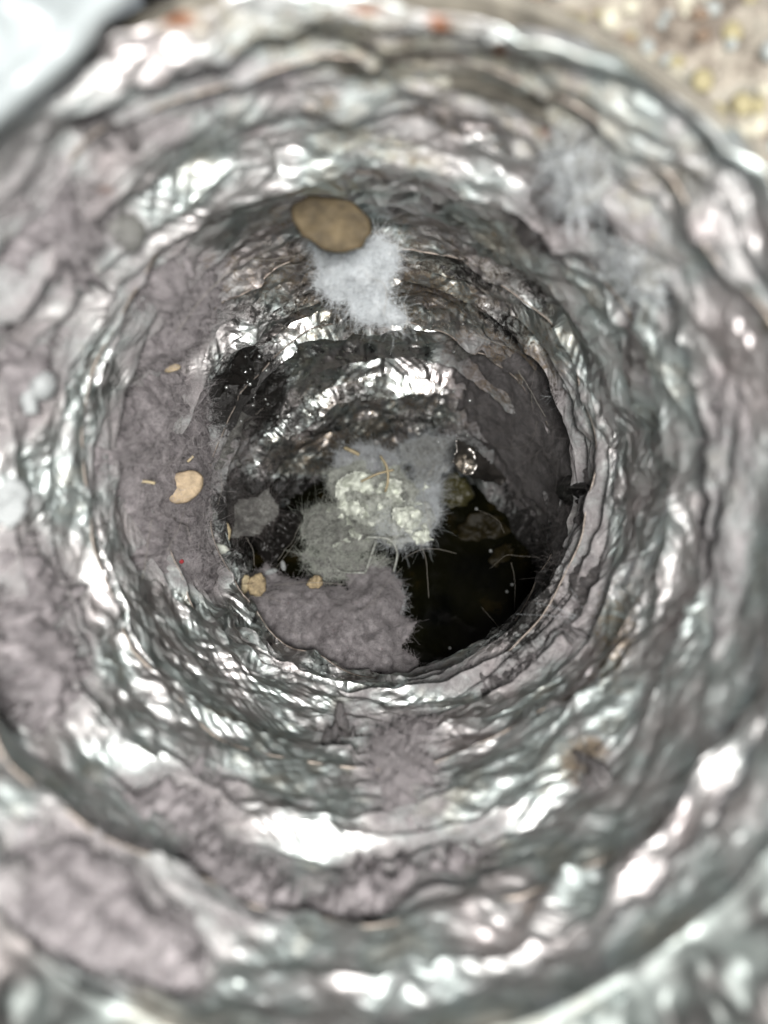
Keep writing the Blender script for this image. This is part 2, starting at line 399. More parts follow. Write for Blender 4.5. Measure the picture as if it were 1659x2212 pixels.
r += np.clip((4.5 - S) / 2.5, 0, 1) * (0.22 * lat(38, 1.6, 46) + 0.16 * lat(71, 1.0, 47) + 0.07 * lat(140, .5, 48))
# fine pleats squeezed along the circumference
ple = 0.5 + 0.5 * np.cos(S * 21 + 5 * wx_ + 6 * fbm(TH / (2 * math.pi) * 8, S * 0.7, 51, 3, 8))
r += 0.03 * (ple - 0.5) * np.clip(vnoise(TH / (2 * math.pi) * 7, S * 0.4, 52, 7) * 2.4 - 0.7, 0, 1)
r[0] += 0.06
G = tube_pt(TH, S, r)                                            # rows x NT x 3

# ---------------- dirt, dust, crust and the deep roof's painted shade on the foil, as patches at their places on the wall
U = UC + F * G[..., 0] / G[..., 1]; Vv = VC - F * G[..., 2] / G[..., 1]
def blobs(lst):
    out = np.zeros(U.shape)
    for (u, v, ru, rv, a, st) in lst:
        c, s_ = math.cos(math.radians(a)), math.sin(math.radians(a))
        x = ((U - u) * c + (Vv - v) * s_) / ru; y = (-(U - u) * s_ + (Vv - v) * c) / rv
        out = np.maximum(out, st * np.exp(-(x * x + y * y) ** 1.5 * 0.7))
    return out
def sdist(u, v, poly):
    poly = np.asarray(poly, float); n = len(poly)
    best = np.full(u.shape, 1e9); ins = np.zeros(u.shape, bool)
    for a in range(n):
        p, q_ = poly[a], poly[(a + 1) % n]; e = q_ - p
        t = np.clip(((u - p[0]) * e[0] + (v - p[1]) * e[1]) / (e @ e + 1e-9), 0, 1)
        best = np.minimum(best, np.hypot(u - p[0] - t * e[0], v - p[1] - t * e[1]))
        cr = ((p[1] > v) != (q_[1] > v)) & (u < (q_[0] - p[0]) * (v - p[1]) / (q_[1] - p[1] + 1e-12) + p[0])
        ins ^= cr
    return np.where(ins, best, -best)

PATCH = [
 # outline, material, fibre material, kwargs, label
 ([(200,970),(255,870),(330,805),(420,815),(458,830),(466,1000),(450,1150),(485,1230),(465,1290),(380,1250),(300,1215),(285,1100),(262,1010),(200,1050)],
   'mauve','fibre_mauve', dict(T=.45,nf=5000,fl=.22,bite=.35), 'large mauve lint mat on the left wall under the tan kidney-shaped seed'),
 ([(280,610),(400,545),(482,560),(482,650),(440,740),(370,795),(295,805),(272,760),(320,700),(295,660)],
   'mauve','fibre_mauve', dict(T=.5,nf=1500,fl=.3,bite=.35), 'mauve lint sheet hanging on the upper left wall above the seed mat'),
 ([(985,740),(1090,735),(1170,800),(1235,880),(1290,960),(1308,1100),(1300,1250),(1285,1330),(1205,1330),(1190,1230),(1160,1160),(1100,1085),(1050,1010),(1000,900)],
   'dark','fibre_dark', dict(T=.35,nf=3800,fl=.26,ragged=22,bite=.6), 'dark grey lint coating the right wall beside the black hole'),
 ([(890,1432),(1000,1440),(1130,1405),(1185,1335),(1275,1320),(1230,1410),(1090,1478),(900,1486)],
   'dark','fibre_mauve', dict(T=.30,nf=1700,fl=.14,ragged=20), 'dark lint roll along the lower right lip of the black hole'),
 ([(800,1565),(940,1545),(952,1640),(960,1740),(905,1800),(815,1785),(785,1680)],
   'mauve','fibre_mauve', dict(T=.40,nf=1500,fl=.26,ragged=20,bite=.45), 'mauve lint strip lying across the bright foil bands at the bottom'),
 ([(235,1685),(400,1655),(525,1690),(512,1765),(420,1800),(300,1745)],
   'mauve','fibre_mauve', dict(T=.3,nf=700,ragged=20), 'flat mauve lint patch on the lower left foil folds'),
 ([(0,1780),(120,1750),(260,1840),(400,1960),(470,2060),(380,2140),(250,2130),(130,2050),(0,1960)],
   'mauve','fibre_mauve', dict(T=.35,nf=600,ragged=18,step=8,bite=.6), 'broad mauve lint mat at the rim in the lower left corner'),
 ([(400,1800),(520,1820),(620,1860),(645,1950),(570,2005),(480,1995),(400,1910)],
   'mauve','fibre_mauve', dict(T=.3,nf=500,ragged=22), 'dusky lint patch below the flat one on the lower left folds'),
 ([(650,1900),(800,1850),(950,1800),(1080,1770),(1065,1870),(900,1935),(700,1960)],
   'mauve','fibre_mauve', dict(T=.22,nf=500,ragged=24), 'thin lint smear on the foil below the bottom lint strip'),
 ([(0,420),(120,340),(235,420),(245,520),(200,610),(100,650),(0,720)],
   'mauve','fibre_mauve', dict(T=.35,nf=500,ragged=22,step=7), 'mauve lint mat on the left wall below the white plate'),
 ([(0,760),(90,700),(185,720),(130,830),(60,930),(0,960)],
   'mauve','fibre_mauve', dict(T=.3,nf=400,ragged=20,step=7), 'lint mat behind the white curled scrap at the left edge'),
 ([(0,1170),(80,1150),(150,1240),(200,1400),(190,1520),(120,1570),(40,1500),(0,1420)],
   'mauve','fibre_mauve', dict(T=.35,nf=500,ragged=20,step=7), 'mauve lint mat low on the left wall below the white round scrap'),
 ([(340,175),(520,125),(660,150),(580,200),(420,235)],
   'mauve','fibre_mauve', dict(T=.2,nf=250,ragged=20,step=7), 'thin lint smear near the rim at the top left'),
 ([(150,255),(280,240),(400,265),(380,310),(230,320)],
   'dark','fibre_dark', dict(T=.2,nf=250,ragged=18,step=7), 'dark lint smudge on the upper left folds'),
 ([(1175,300),(1230,275),(1300,330),(1325,410),(1255,445),(1190,390)],
   'grey','fibre_pale', dict(T=.45,nf=900,ragged=26,fl=.18,bite=.6), 'pale lint tuft stuck on the upper right folds'),
 ([(1315,480),(1400,465),(1475,560),(1445,645),(1370,600),(1310,540)],
   'grey','fibre_pale', dict(T=.45,nf=900,ragged=26,fl=.18,bite=.6), 'pale grey lint tuft lower down on the right rim'),
 ([(1110,430),(1200,400),(1285,480),(1230,565),(1140,525)],
   'dark','fibre_dark', dict(T=.4,nf=700,ragged=22,bite=.4), 'purplish dark lint between the two pale tufts'),
 ([(1535,800),(1600,850),(1620,1000),(1605,1250),(1555,1400),(1525,1200),(1528,1000)],
   'mauve','fibre_mauve', dict(T=.2,nf=350,ragged=14,step=7), 'long lint streak down the right edge of the duct'),
 ([(468,900),(535,865),(552,930),(525,1000),(505,1060),(485,1125),(462,1000)],
   'grey','fibre_dark', dict(T=.5,nf=1100,fl=.5), 'fuzzy grey lint fringe behind the edge of the large left mat'),
 ([(1190,838),(1225,828),(1248,850),(1225,872),(1195,866)],
   'pale','fibre_pale', dict(T=.35,nf=220,ragged=7,edge=16), 'small grey lint tuft on the wire at the right of the hole'),
 ([(1240,1620),(1290,1600),(1322,1640),(1282,1700),(1245,1692)],
   'dark','fibre_dark', dict(T=.25,nf=220,ragged=12), 'brown lint speck on the bright foil at the lower right'),
 ([(735,1530),(790,1500),(800,1540),(740,1600),(700,1590)],
   'dark','fibre_dark', dict(T=.2,nf=260,ragged=12), 'small dark lint wisp on the foil just under the floor mat'),
 ([(955,740),(1020,735),(1050,775),(1000,800),(960,780)],
   'grey','fibre_dark', dict(T=.4,nf=300,ragged=10,edge=18), 'grey lint tuft on the deep foil left of the dark wall lint'),
 ([(1210,1330),(1260,1300),(1275,1340),(1235,1365)],
   'pale','fibre_pale', dict(T=.2,nf=160,ragged=8,edge=16), 'pale lint wisp where the right lint meets the lower lip'),
]
dust = (np.clip((19.5 - S) / 3, 0.25, 1) * 0.36 + 0.16 * np.clip((6 - S) / 4, 0, 1)) * (fbm(TH / (2 * math.pi) * 12, S / 1.4, 61, 4, 12) - 0.25)
dust = np.maximum(dust, blobs([(120, 480, 300, 240, 0, .75), (330, 700, 130, 170, 0, .8), (300, 1020, 110, 230, 0, .7), (80, 1350, 110, 240, 0, .66),
    (380, 1730, 190, 70, 15, .6), (870, 1680, 100, 170, 0, .7), (560, 1900, 180, 80, 15, .6), (950, 1880, 180, 60, -15, .55), (200, 1920, 230, 180, 20, .75),
    (1170, 1060, 130, 300, 0, .9), (1080, 1440, 150, 35, -20, .7), (1230, 450, 120, 140, 30, .75), (1400, 640, 150, 190, 40, .6), (1560, 1100, 80, 320, 0, .62),
    (560, 160, 320, 90, -10, .6), (1290, 520, 160, 180, 30, .62), (620, 1450, 120, 60, 20, .5), (760, 230, 480, 110, 0, .55), (1250, 300, 250, 160, 40, .55), (1500, 600, 120, 260, 20, .45), (700, 60, 500, 70, 0, .5)]))
dust = dust - blobs([(760, 1570, 430, 95, 0, .55), (1430, 1120, 75, 400, 0, .5), (1250, 1560, 160, 130, -40, .5), (400, 1430, 190, 110, 35, .55), (165, 930, 60, 180, 15, .5), (900, 2050, 600, 90, 0, .4), (560, 400, 300, 60, -5, .4), (1240, 700, 60, 220, -35, .4), (650, 1690, 130, 60, 0, .5), (1050, 1680, 90, 80, 0, .5)])
for (poly, m_, fm_, kw, lab) in PATCH:      # thin lint dust spreads past each lint patch
    pa = np.array(poly, float); sel = (U > pa[:, 0].min() - 90) & (U < pa[:, 0].max() + 90) & (Vv > pa[:, 1].min() - 90) & (Vv < pa[:, 1].max() + 90)
    dust[sel] = np.maximum(dust[sel], 0.90 * np.clip(1.0 + sdist(U[sel], Vv[sel], pa) / 42, 0, 1))
brown = 0.42 * (fbm(TH / (2 * math.pi) * 16, S / 1.0, 71, 4, 16) - 0.25)  # brown stain; on the deep roof it also paints in shade
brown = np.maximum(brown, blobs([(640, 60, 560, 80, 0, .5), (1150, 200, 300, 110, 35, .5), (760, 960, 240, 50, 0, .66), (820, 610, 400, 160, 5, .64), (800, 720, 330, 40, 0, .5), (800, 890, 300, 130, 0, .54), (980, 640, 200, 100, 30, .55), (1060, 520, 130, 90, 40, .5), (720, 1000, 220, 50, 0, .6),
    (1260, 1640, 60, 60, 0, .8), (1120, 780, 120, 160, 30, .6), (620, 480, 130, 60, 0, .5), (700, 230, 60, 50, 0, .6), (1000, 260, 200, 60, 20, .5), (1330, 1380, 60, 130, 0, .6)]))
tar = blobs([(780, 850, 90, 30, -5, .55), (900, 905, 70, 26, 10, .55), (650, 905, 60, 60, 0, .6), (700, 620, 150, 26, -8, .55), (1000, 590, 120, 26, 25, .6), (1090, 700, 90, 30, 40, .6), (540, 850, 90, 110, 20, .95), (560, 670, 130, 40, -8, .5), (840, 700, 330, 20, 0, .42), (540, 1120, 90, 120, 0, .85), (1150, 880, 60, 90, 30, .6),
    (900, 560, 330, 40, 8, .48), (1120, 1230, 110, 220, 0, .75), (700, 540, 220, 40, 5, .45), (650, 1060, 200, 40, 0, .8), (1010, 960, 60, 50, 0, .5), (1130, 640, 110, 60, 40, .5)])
crust = blobs([(900, 130, 420, 90, 10, .72), (760, 300, 120, 40, 10, .6), (1200, 280, 200, 120, 40, .62), (860, 330, 160, 40, 15, .6), (1380, 560, 90, 120, 40, .45), (430, 40, 200, 50, 0, .6), (1440, 380, 120, 150, 45, .5)])
rust = np.clip(blobs([(385, 42, 34, 20, 0, 1.1), (950, 52, 30, 18, 40, 1.1), (795, 18, 50, 14, 0, 1.0), (1080, 105, 16, 16, 0, .9), (1180, 285, 22, 16, 0, .6), (230, 410, 22, 12, 0, .5)]) * 1.3 - 0.25 , 0, 1)
rust = np.clip(rust * (0.4 + vnoise(TH / (2 * math.pi) * 160, S * 6, 77, 160)), 0, 1)

duct = tag(empty('foil_duct', cl[0]), 'crumpled silver foil duct whose ringed folds run down into the dark', 'duct')
jj = np.arange(NT); j2 = (jj + 1) % NT
for k in range(K):
    r0, r1 = k * NR, (k + 1) * NR
    V = G[r0:r1 + 1].reshape(-1, 3)
    i = (np.arange(NR) * NT)[:, None]
    qd = np.stack([i + jj, i + NT + jj, i + NT + j2, i + j2], -1).reshape(-1, 4)
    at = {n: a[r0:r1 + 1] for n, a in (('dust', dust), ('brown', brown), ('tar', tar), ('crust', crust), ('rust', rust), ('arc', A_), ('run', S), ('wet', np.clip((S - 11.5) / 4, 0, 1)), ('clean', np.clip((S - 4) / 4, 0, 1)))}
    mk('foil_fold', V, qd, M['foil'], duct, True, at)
for k in (3, 10, 17, 24):                                   # the spring wire that stiffens each fold
    row = G[k * NR]
    c = lerp(cl, Sk[k]); d = row - c; ln = np.linalg.norm(d, axis=1)[:, None]
    ln_s = (np.roll(ln, 6) + ln + np.roll(ln, -6) + np.roll(ln, 12) + np.roll(ln, -12)) / 5
    pth = (c + d / ln * (ln_s + 0.02))[::4]
    n = len(pth)
    V, qq, _ = tube(np.vstack([pth, pth[:1]]), 0.026, 6, False)
    mk('hoop_wire', V, qq, M['wire'], duct)

# smooth envelope that lint lies on
es = np.linspace(0.3, S_END - 0.5, 150); et = np.linspace(0, 2 * math.pi, 121)
ES, ET = np.meshgrid(es, et, indexing='ij')
EV = tube_pt(ET, ES, np.full(ES.shape, R0 + 0.05)).reshape(-1, 3)
ii = np.arange(149)[:, None] * 121; j = np.arange(120)[None, :]
EF = np.stack([ii + j, ii + j + 1, ii + 122 + j, ii + 121 + j], -1).reshape(-1, 4)
ENV = BVHTree.FromPolygons([tuple(x) for x in EV], [tuple(int(y) for y in x) for x in EF])
def on_wall(u, v):
    d = Vector(ray(u, v)); d.normalize()
    loc, n, idx, dist = ENV.ray_cast(Vector((0, 0, 0)), d)
    if loc is None: return None, None
    if n.dot(d) > 0: n = -n
    return np.array(loc), np.array(n)

# ------------------------------------------------------------------ lint
PADS = []
def on_top(u, v, off=0.0):                  # nearest lint or wall along that line, a little proud of it
    d = Vector(ray(u, v)); d.normalize(); best = ENV.ray_cast(Vector((0, 0, 0)), d)[3] or 40
    for t in PADS:
        h = t.ray_cast(Vector((0, 0, 0)), d)[3]
        if h is not None and h < best: best = h
    return np.array(d * (best - off))
def pad(name, poly, mat, fmat, T=0.35, depth=None, back=0.25, nf=1500, fl=0.28, fr=0.003, seed=1, step=5, ragged=14, rough=0.22, edge=40, bite=1.0, lift=0.0, curl=1.0, label=None, cat='lint', group=None, parent=None, embed=False):
    """a mat or tuft of felted lint with that outline on the wall (or free at its own depth), thick, furred with fibres"""
    poly = np.asarray(poly, float)
    lo = poly.min(0) - ragged; hi = poly.max(0) + ragged
    us = np.arange(lo[0], hi[0] + step, step); vs = np.arange(lo[1], hi[1] + step, step)
    Ug, Vg = np.meshgrid(us, vs)
    sd = sdist(Ug, Vg, poly)
    sd = sd + ragged * (2.2 * (fbm(Ug / 34, Vg / 34, seed * 3 + 1, 4) - 0.47) + 1.6 * (vnoise(Ug / 58, Vg / 58, seed * 3 + 2) - 0.5))
    ok = sd > 0
    B = np.zeros(Ug.shape + (3,)); Nn = np.zeros_like(B)
    if depth is None:
        for (a, b) in np.argwhere(ok):
            l, n = on_wall(Ug[a, b], Vg[a, b])
            if l is None: ok[a, b] = False
            else: B[a, b] = l; Nn[a, b] = n
    else:
        D = depth(Ug, Vg) if callable(depth) else np.full(Ug.shape, float(depth))
        B = P(Ug, Vg, D); d = ray(Ug, Vg); Nn = -d / np.linalg.norm(d, axis=-1)[..., None]
    px = B[..., 1] / F                                            # cm per pixel there
    h = T * (1 - np.exp(-np.clip(sd, 0, None) / edge)) ** 0.7
    wrld = 1 / np.maximum(px, 1e-6)
    bx = Ug * 1.0; by = Vg * 1.0
    nz = (fbm(bx / 46, by / 46, seed + 5, 5) - 0.47)
    nz2 = (fbm(bx / 13, by / 13, seed + 9, 3) - 0.45)
    h = h + (T * 2.1 * nz + rough * (0.45 if depth is None else 0.8) * nz2) * np.clip(sd / 25, 0, 1)
    if depth is None: h = h * (1 - .25 * bite) - bite * 0.75 * np.exp(-np.clip(sd, 0, None) / (edge * 1.1)) * (0.7 + 2.4 * (nz + nz2))
    Ff = B + Nn * (h + lift)[..., None]
    bk = back if depth is None else back * (1 - np.exp(-np.clip(sd, 0, None) / edge)) ** 0.7 + 0.02
    Bk = B - Nn * (np.broadcast_to(bk, sd.shape))[..., None]
    idx = -np.ones(Ug.shape, int)
    fq_ = ok[:-1, :-1] & ok[1:, :-1] & ok[:-1, 1:] & ok[1:, 1:]
    used = np.zeros_like(ok)
    for (da, db) in ((0, 0), (1, 0), (0, 1), (1, 1)):
        used[da:used.shape[0] - 1 + da, db:used.shape[1] - 1 + db] |= fq_
    idx[used] = np.arange(used.sum()); n = int(used.sum())
    quad = np.stack([idx[:-1, :-1][fq_], idx[1:, :-1][fq_], idx[1:, 1:][fq_], idx[:-1, 1:][fq_]], -1)
    ed = np.concatenate([quad[:, [0, 1]], quad[:, [1, 2]], quad[:, [2, 3]], quad[:, [3, 0]]])
    key = np.sort(ed, 1); uq, inv, cnt = np.unique(key, axis=0, return_inverse=True, return_counts=True)
    be = ed[cnt[inv.ravel()] == 1]
    side = np.stack([be[:, 1], be[:, 0], be[:, 0] + n, be[:, 1] + n], -1)
    fv = Ff[used]
    V = np.vstack([fv, Bk[used]])
    ob = mk(name, V, np.vstack([quad, quad[:, ::-1] + n, side]), mat, parent)
    if parent is None:
        tag(ob, label, cat, group)
    as_parent(ob)
    PADS.append(BVHTree.FromPolygons([tuple(x) for x in V], [tuple(int(y) for y in x) for x in quad]))
    if nf:
        r_ = np.random.default_rng(seed + 100)
        sdu = sd[used]; w = 1.0 + 1.2 * np.exp(-sdu / 14.0); w /= w.sum()
        nf = int(nf * 1.0); pk = r_.choice(n, nf, p=w)
        pt = fv[pk] + r_.normal(size=(nf, 3)) * 0.03
        pt2 = pt
        V, qf = fibres(pt2, Nn[used][pk], fl * 0.62, fr, seed, 0.1, curl * 3.2)
        if parent is None:
            fo = mk('fibres', V, qf, fmat, ob); fo['kind'] = 'stuff'
    return ob

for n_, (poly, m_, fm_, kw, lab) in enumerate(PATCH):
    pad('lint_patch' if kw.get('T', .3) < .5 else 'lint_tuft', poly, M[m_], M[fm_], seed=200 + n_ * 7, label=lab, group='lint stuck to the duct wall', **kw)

# free-standing lint: heap on the floor, hanging cotton, clump on the water
pad('lint_mat', [(470,1215),(560,1228),(640,1252),(740,1258),(800,1228),(845,1250),(872,1285),(868,1325),(892,1352),(880,1395),(905,1440),(885,1472),(800,1474),(700,1455),(610,1425),(540,1365),(468,1312)],
    M['mat'], M['fibre_mauve'], T=.8, depth=lambda u, v: 23.0 + (1470 - v) / 270 * 3.4, back=.8, nf=9000, fl=.13, seed=31, step=4, rough=.35, ragged=24,
    label='thick mauve lint mat on the duct floor in front of the black pool')
pad('lint_tuft', [(760,1262),(800,1215),(835,1212),(868,1270),(872,1330),(820,1345),(775,1310)],
    M['pale'], M['fibre_pale'], T=.4, depth=lambda u, v: 23.9 + (1470 - v) / 270 * 2.6, back=.5, nf=2600, fl=.13, ragged=20, seed=32, step=4,
    label='pale lint tip standing on the right end of the floor mat')
pad('cotton_tuft', [(676,530),(720,520),(800,512),(852,545),(846,640),(888,700),(822,702),(752,684),(716,640),(688,590)],
    M['cotton'], M['fibre_pale'], T=.7, depth=lambda u, v: 16.6 + (v - 520) / 180 * 0.9, back=.7, nf=6000, fl=.11, curl=1.5, ragged=20, seed=33, step=4, rough=.25,
    label='white cotton tuft hanging under the brown seed', cat='cotton')
for k_, (ply, mm_, ff_, y0_, T_, lab_) in enumerate([
    ([(715,985),(760,955),(830,965),(870,990),(880,1040),(800,1060),(730,1040)], 'pale', 'fibre_pale', 27.6, .7, 'bluish grey fluffy top of the debris heap in the middle'),
    ([(715,1020),(790,1000),(860,1020),(900,1060),(880,1110),(790,1125),(725,1100)], 'felt', 'fibre_felt', 26.6, .7, 'greenish clump of lint and paper shreds in the middle of the duct'),
    ([(800,1090),(880,1075),(925,1100),(938,1140),(925,1175),(870,1190),(810,1170)], 'felt', 'fibre_pale', 26.2, .6, 'cream fluffy lump at the lower right of the greenish clump'),
    ([(650,1110),(700,1085),(780,1105),(825,1150),(810,1195),(730,1205),(660,1180)], 'grey', 'fibre_felt', 26.1, .6, 'olive grey lint lump to the left below the paper shreds'),
    ([(640,1190),(720,1195),(800,1190),(850,1200),(840,1245),(760,1255),(680,1245)], 'dark', 'fibre_felt', 25.9, .4, 'brown shaded lint roll just behind the floor mat'),
    ([(905,1060),(950,1040),(945,1100),(930,1150),(905,1120)], 'pale', 'fibre_pale', 27.0, .4, 'thin blue-grey lint strip along the right side of the clump')]):
    pa_ = np.array(ply, float); vb = pa_[:, 1].max()
    pad('lint_clump', ply, M[mm_], M[ff_], T=T_, depth=lambda u, v, y0_=y0_, vb=vb: y0_ + (vb - v) / 100 * 0.9, back=1.0, nf=3000, fl=.15, seed=340 + k_ * 5, step=3.5, rough=.5, ragged=16, edge=26, curl=1.4,
        label=lab_, cat='debris')
pad('lint_clump', [(520,1075),(580,1060),(600,1100),(560,1150),(500,1160)],
    M['grey'], M['fibre_dark'], T=.4, depth=25.2, back=.8, nf=700, fl=.36, seed=36, step=4, rough=.4,
    label='dull brown lint wad at the left edge of the wet hole', cat='debris')
pad('lint_veil', [(860,960),(920,935),(985,940),(975,1000),(950,1060),(930,1120),(895,1080),(890,1010)],
    M['grey'], M['fibre_pale'], T=.25, depth=lambda u, v: 28.4 + (1100 - v) / 160 * 1.5, back=.3, nf=2200, fl=.3, seed=37, step=4, rough=.35,
    label='bluish grey veil of fibres reaching up right from the clump', cat='lint')

# ------------------------------------------------------------------ paper shreds, straw, seeds, crumbs
rs = np.random.default_rng(3)
def flake(name, poly, depth, mat, label, cat, thick=0.035, bow=0.10, seed=0, group=None, on=False, step=3.0, lift=0.06, tilt=(0, 0), fz=9.0):
    """thin crinkled flake of that outline, with real thickness"""
    poly = np.asarray(poly, float); r_ = np.random.default_rng(seed)
    lo, hi = poly.min(0), poly.max(0)
    step = max(1.5, min(step, (hi - lo).max() / 12))
    us = np.arange(lo[0] - step, hi[0] + 2 * step, step); vs = np.arange(lo[1] - step, hi[1] + 2 * step, step)
    Ug, Vg = np.meshgrid(us, vs); sd = sdist(Ug, Vg, poly) + 7 * (facet(Ug / 6, Vg / 6, seed + 1) - .5); ok = sd > -step * 0.35
    if on:
        c = poly.mean(0); l, n = on_wall(*c); D = np.full(Ug.shape, l[1] - lift)
    else:
        D = np.full(Ug.shape, float(depth)) if depth is not None else np.full(Ug.shape, on_top(*poly.mean(0))[1] - lift)
    D = D + tilt[0] * (Ug - poly[:, 0].mean()) / 100 + tilt[1] * (Vg - poly[:, 1].mean()) / 100
    D = D - bow * (fbm(Ug / (fz * 1.9), Vg / (fz * 1.9), seed + 3, 3) * 2 - 0.9) + bow * 0.5 * (facet(Ug / fz, Vg / fz, seed + 8) - 0.5)
    A0 = P(Ug, Vg, D); A1 = P(Ug, Vg, D + thick)
    fq_ = ok[:-1, :-1] & ok[1:, :-1] & ok[:-1, 1:] & ok[1:, 1:]
    if fq_.sum() < 8: return None
    used = np.zeros_like(ok)
    for (da, db) in ((0, 0), (1, 0), (0, 1), (1, 1)):
        used[da:used.shape[0] - 1 + da, db:used.shape[1] - 1 + db] |= fq_
    idx = -np.ones(Ug.shape, int); idx[used] = np.arange(used.sum()); n = int(used.sum())
    quad = np.stack([idx[:-1, :-1][fq_], idx[1:, :-1][fq_], idx[1:, 1:][fq_], idx[:-1, 1:][fq_]], -1)
    ed = np.concatenate([quad[:, [0, 1]], quad[:, [1, 2]], quad[:, [2, 3]], quad[:, [3, 0]]])
    key = np.sort(ed, 1); uq, inv, cnt = np.unique(key, axis=0, return_inverse=True, return_counts=True)
    be = ed[cnt[inv.ravel()] == 1]
    side = np.stack([be[:, 1], be[:, 0], be[:, 0] + n, be[:, 1] + n], -1)
    return tag(mk(name, np.vstack([A0[used], A1[used]]), np.vstack([quad, quad[:, ::-1] + n, side]), mat), label, cat, group)

g_ = 'paper shreds caught in the clump'
for k, (poly, d, lab) in enumerate([
    ([(728,1035),(765,1015),(800,1022),(806,1062),(792,1088),(778,1060),(748,1066),(752,1118),(738,1108),(724,1066)], 25.6, 'curled pale paper shred with a hollow in the middle of the clump'),
    ([(815,1045),(850,1030),(868,1040),(866,1075),(880,1082),(850,1095),(812,1082)], 25.5, 'jagged whitish paper shred at the right of the clump'),
    ([(845,1100),(885,1090),(912,1105),(925,1135),(905,1150),(870,1142),(850,1125)], 25.5, 'ragged cream shred at the lower right of the clump'),
    ([(735,1085),(775,1080),(790,1105),(765,1118),(740,1110)], 25.4, 'small pale shred below the hollow one'),
    ([(838,1005),(862,1002),(852,1018),(830,1022)], 25.6, 'tiny pointed shred at the top right of the clump'),
    ([(880,1150),(925,1140),(935,1165),(900,1178)], 25.6, 'white fluffy shred at the bottom right end of the clump')]):
    flake('paper_shred', poly, None, M['paper'], lab, 'paper', seed=40 + k, group=g_, bow=.5, lift=.42, tilt=((-1) ** k * 1.6, 1.2 - .5 * k))

fr_ = np.random.default_rng(77)
for k in range(72):                         # the small torn bits
    u0, v0 = fr_.normal(828, 58), fr_.normal(1092, 58)
    m_ = int(fr_.integers(5, 8)); an = np.sort(fr_.uniform(0, 6.28, m_)); ra = fr_.uniform(5, 18, m_)
    flake('paper_bit', np.stack([u0 + ra * np.cos(an), v0 + ra * np.sin(an) * .7], 1), None, M['paper'] if k % 3 else M['felt'],
          'small torn pale bit tucked in the greenish lint clump', 'paper', seed=140 + k, group='torn bits in the clump', bow=.4, lift=fr_.uniform(.12, .4), step=2.2, tilt=(fr_.normal() * 3, fr_.normal() * 3))
def strand(name, pts, r, mat, label, cat, group=None, sides=5, n=18, wav=0.0):
    p = spline(pts, n)
    if wav: p = p + wav * np.stack([fbm(np.arange(n) / 4.5, np.full(n, len(label) * 3.1 + c * 9), 5 + c, 2) - .42 for c in range(3)], -1)
    V, qd, tr = tube(p, r, sides)
    return tag(mk(name, V, [qd, tr], mat), label, cat, group)
def pp(lst): return [P(np.float64(u), np.float64(v), np.float64(d)) for (u, v, d) in lst]
g_ = 'straw bits in the clump'
strand('straw', pp([(822,985,25.6),(836,1010,25.3),(838,1040,25.2),(832,1062,25.4)]), .045, M['straw'], 'curved tan straw standing upright over the clump', 'straw', g_)
strand('straw', pp([(780,1040,25.4),(815,1024,25.2),(850,1015,25.4)]), .04, M['straw'], 'pale straw lying slantwise across the clump', 'straw', g_)
strand('straw', pp([(745,968,26.8),(762,975,26.6),(775,982,26.7)]), .07, M['straw'], 'short tan straw on the top of the clump', 'straw', g_)
strand('straw', pp([(790,1160,25.3),(840,1165,25.2),(858,1195,25.4),(850,1235,25.6)]), 0.035, M['felt'], 'pale looped stalk hanging below the clump', 'straw', g_)
strand('straw', pp([(812,1170,25.4),(800,1205,25.3),(790,1235,25.4)]), 0.035, M['felt'], 'pale straight stalk hanging beside the looped one', 'straw', g_)
strand('straw', pp([(705,1190,25.5),(730,1232,25.1),(790,1238,25.2)]), .028, M['felt'], 'bent grey straw along the back edge of the floor mat', 'straw', g_)

def seed_blob(name, u, v, ru, rv, ang, depth, thick, mat, label, cat='seed', notch=None, lump=0.05, group=None, s=0, tilt=0.25):
    """flattened seed: closed body, rounded edge, wrinkled skin"""
    nu = 44; px = depth / F
    a = np.arange(nu) / nu * 2 * math.pi
    tr = np.concatenate([np.linspace(.02, 1, 12), np.linspace(1, .02, 9)[1:]]); sg = np.concatenate([np.ones(12), -np.ones(8)])
    nv = len(tr)
    Aa, Bb = np.meshgrid(a, np.arange(nv))
    rad = tr[:, None] * np.ones((1, nu))
    prof = 1 + lump * (0.45 * np.cos(3 * Aa + s) + 0.35 * np.sin(2 * Aa + s * 2) + 0.3 * np.cos(7 * Aa + s) + .3 * np.cos(11 * Aa + s * 3))
    if notch is not None:
        dd = (Aa - math.radians(notch) + math.pi) % (2 * math.pi) - math.pi
        prof = prof - 0.07 * np.exp(-(dd / 0.26) ** 2)
    x = ru * px * rad * prof * np.cos(Aa); z = rv * px * rad * prof * np.sin(Aa)
    y = -thick * (sg * np.clip(1 - tr ** 2.6, 0, 1) ** 0.55)[:, None] * np.ones((1, nu))
    c, s_ = math.cos(math.radians(ang)), math.sin(math.radians(ang))
    X = x * c - z * s_; Z = x * s_ + z * c
    C = P(np.float64(u), np.float64(v), np.float64(depth))
    V = np.stack([C[0] + X, C[1] + y + tilt * X, C[2] + Z], -1)
    V += (fbm(V[..., 0] * 4 + 40, V[..., 2] * 4 + 40, s + 3, 3)[..., None] - 0.45) * np.array([0, -1, 0]) * lump * 2
    i = np.arange(nv - 1)[:, None] * nu; j = np.arange(nu)[None, :]; jn = (j + 1) % nu
    qd = np.stack([i + j, i + jn, i + nu + jn, i + nu + j], -1).reshape(-1, 4)
    return tag(mk(name, V.reshape(-1, 3), qd, mat), label, cat, group)
lw = on_top(398, 1050)
seed_blob('seed', 398, 1051, 43, 33, 40, lw[1] - .25, .14, M['seed'], 'tan kidney-shaped seed on the left lint mat', notch=55, s=1, lump=.03)
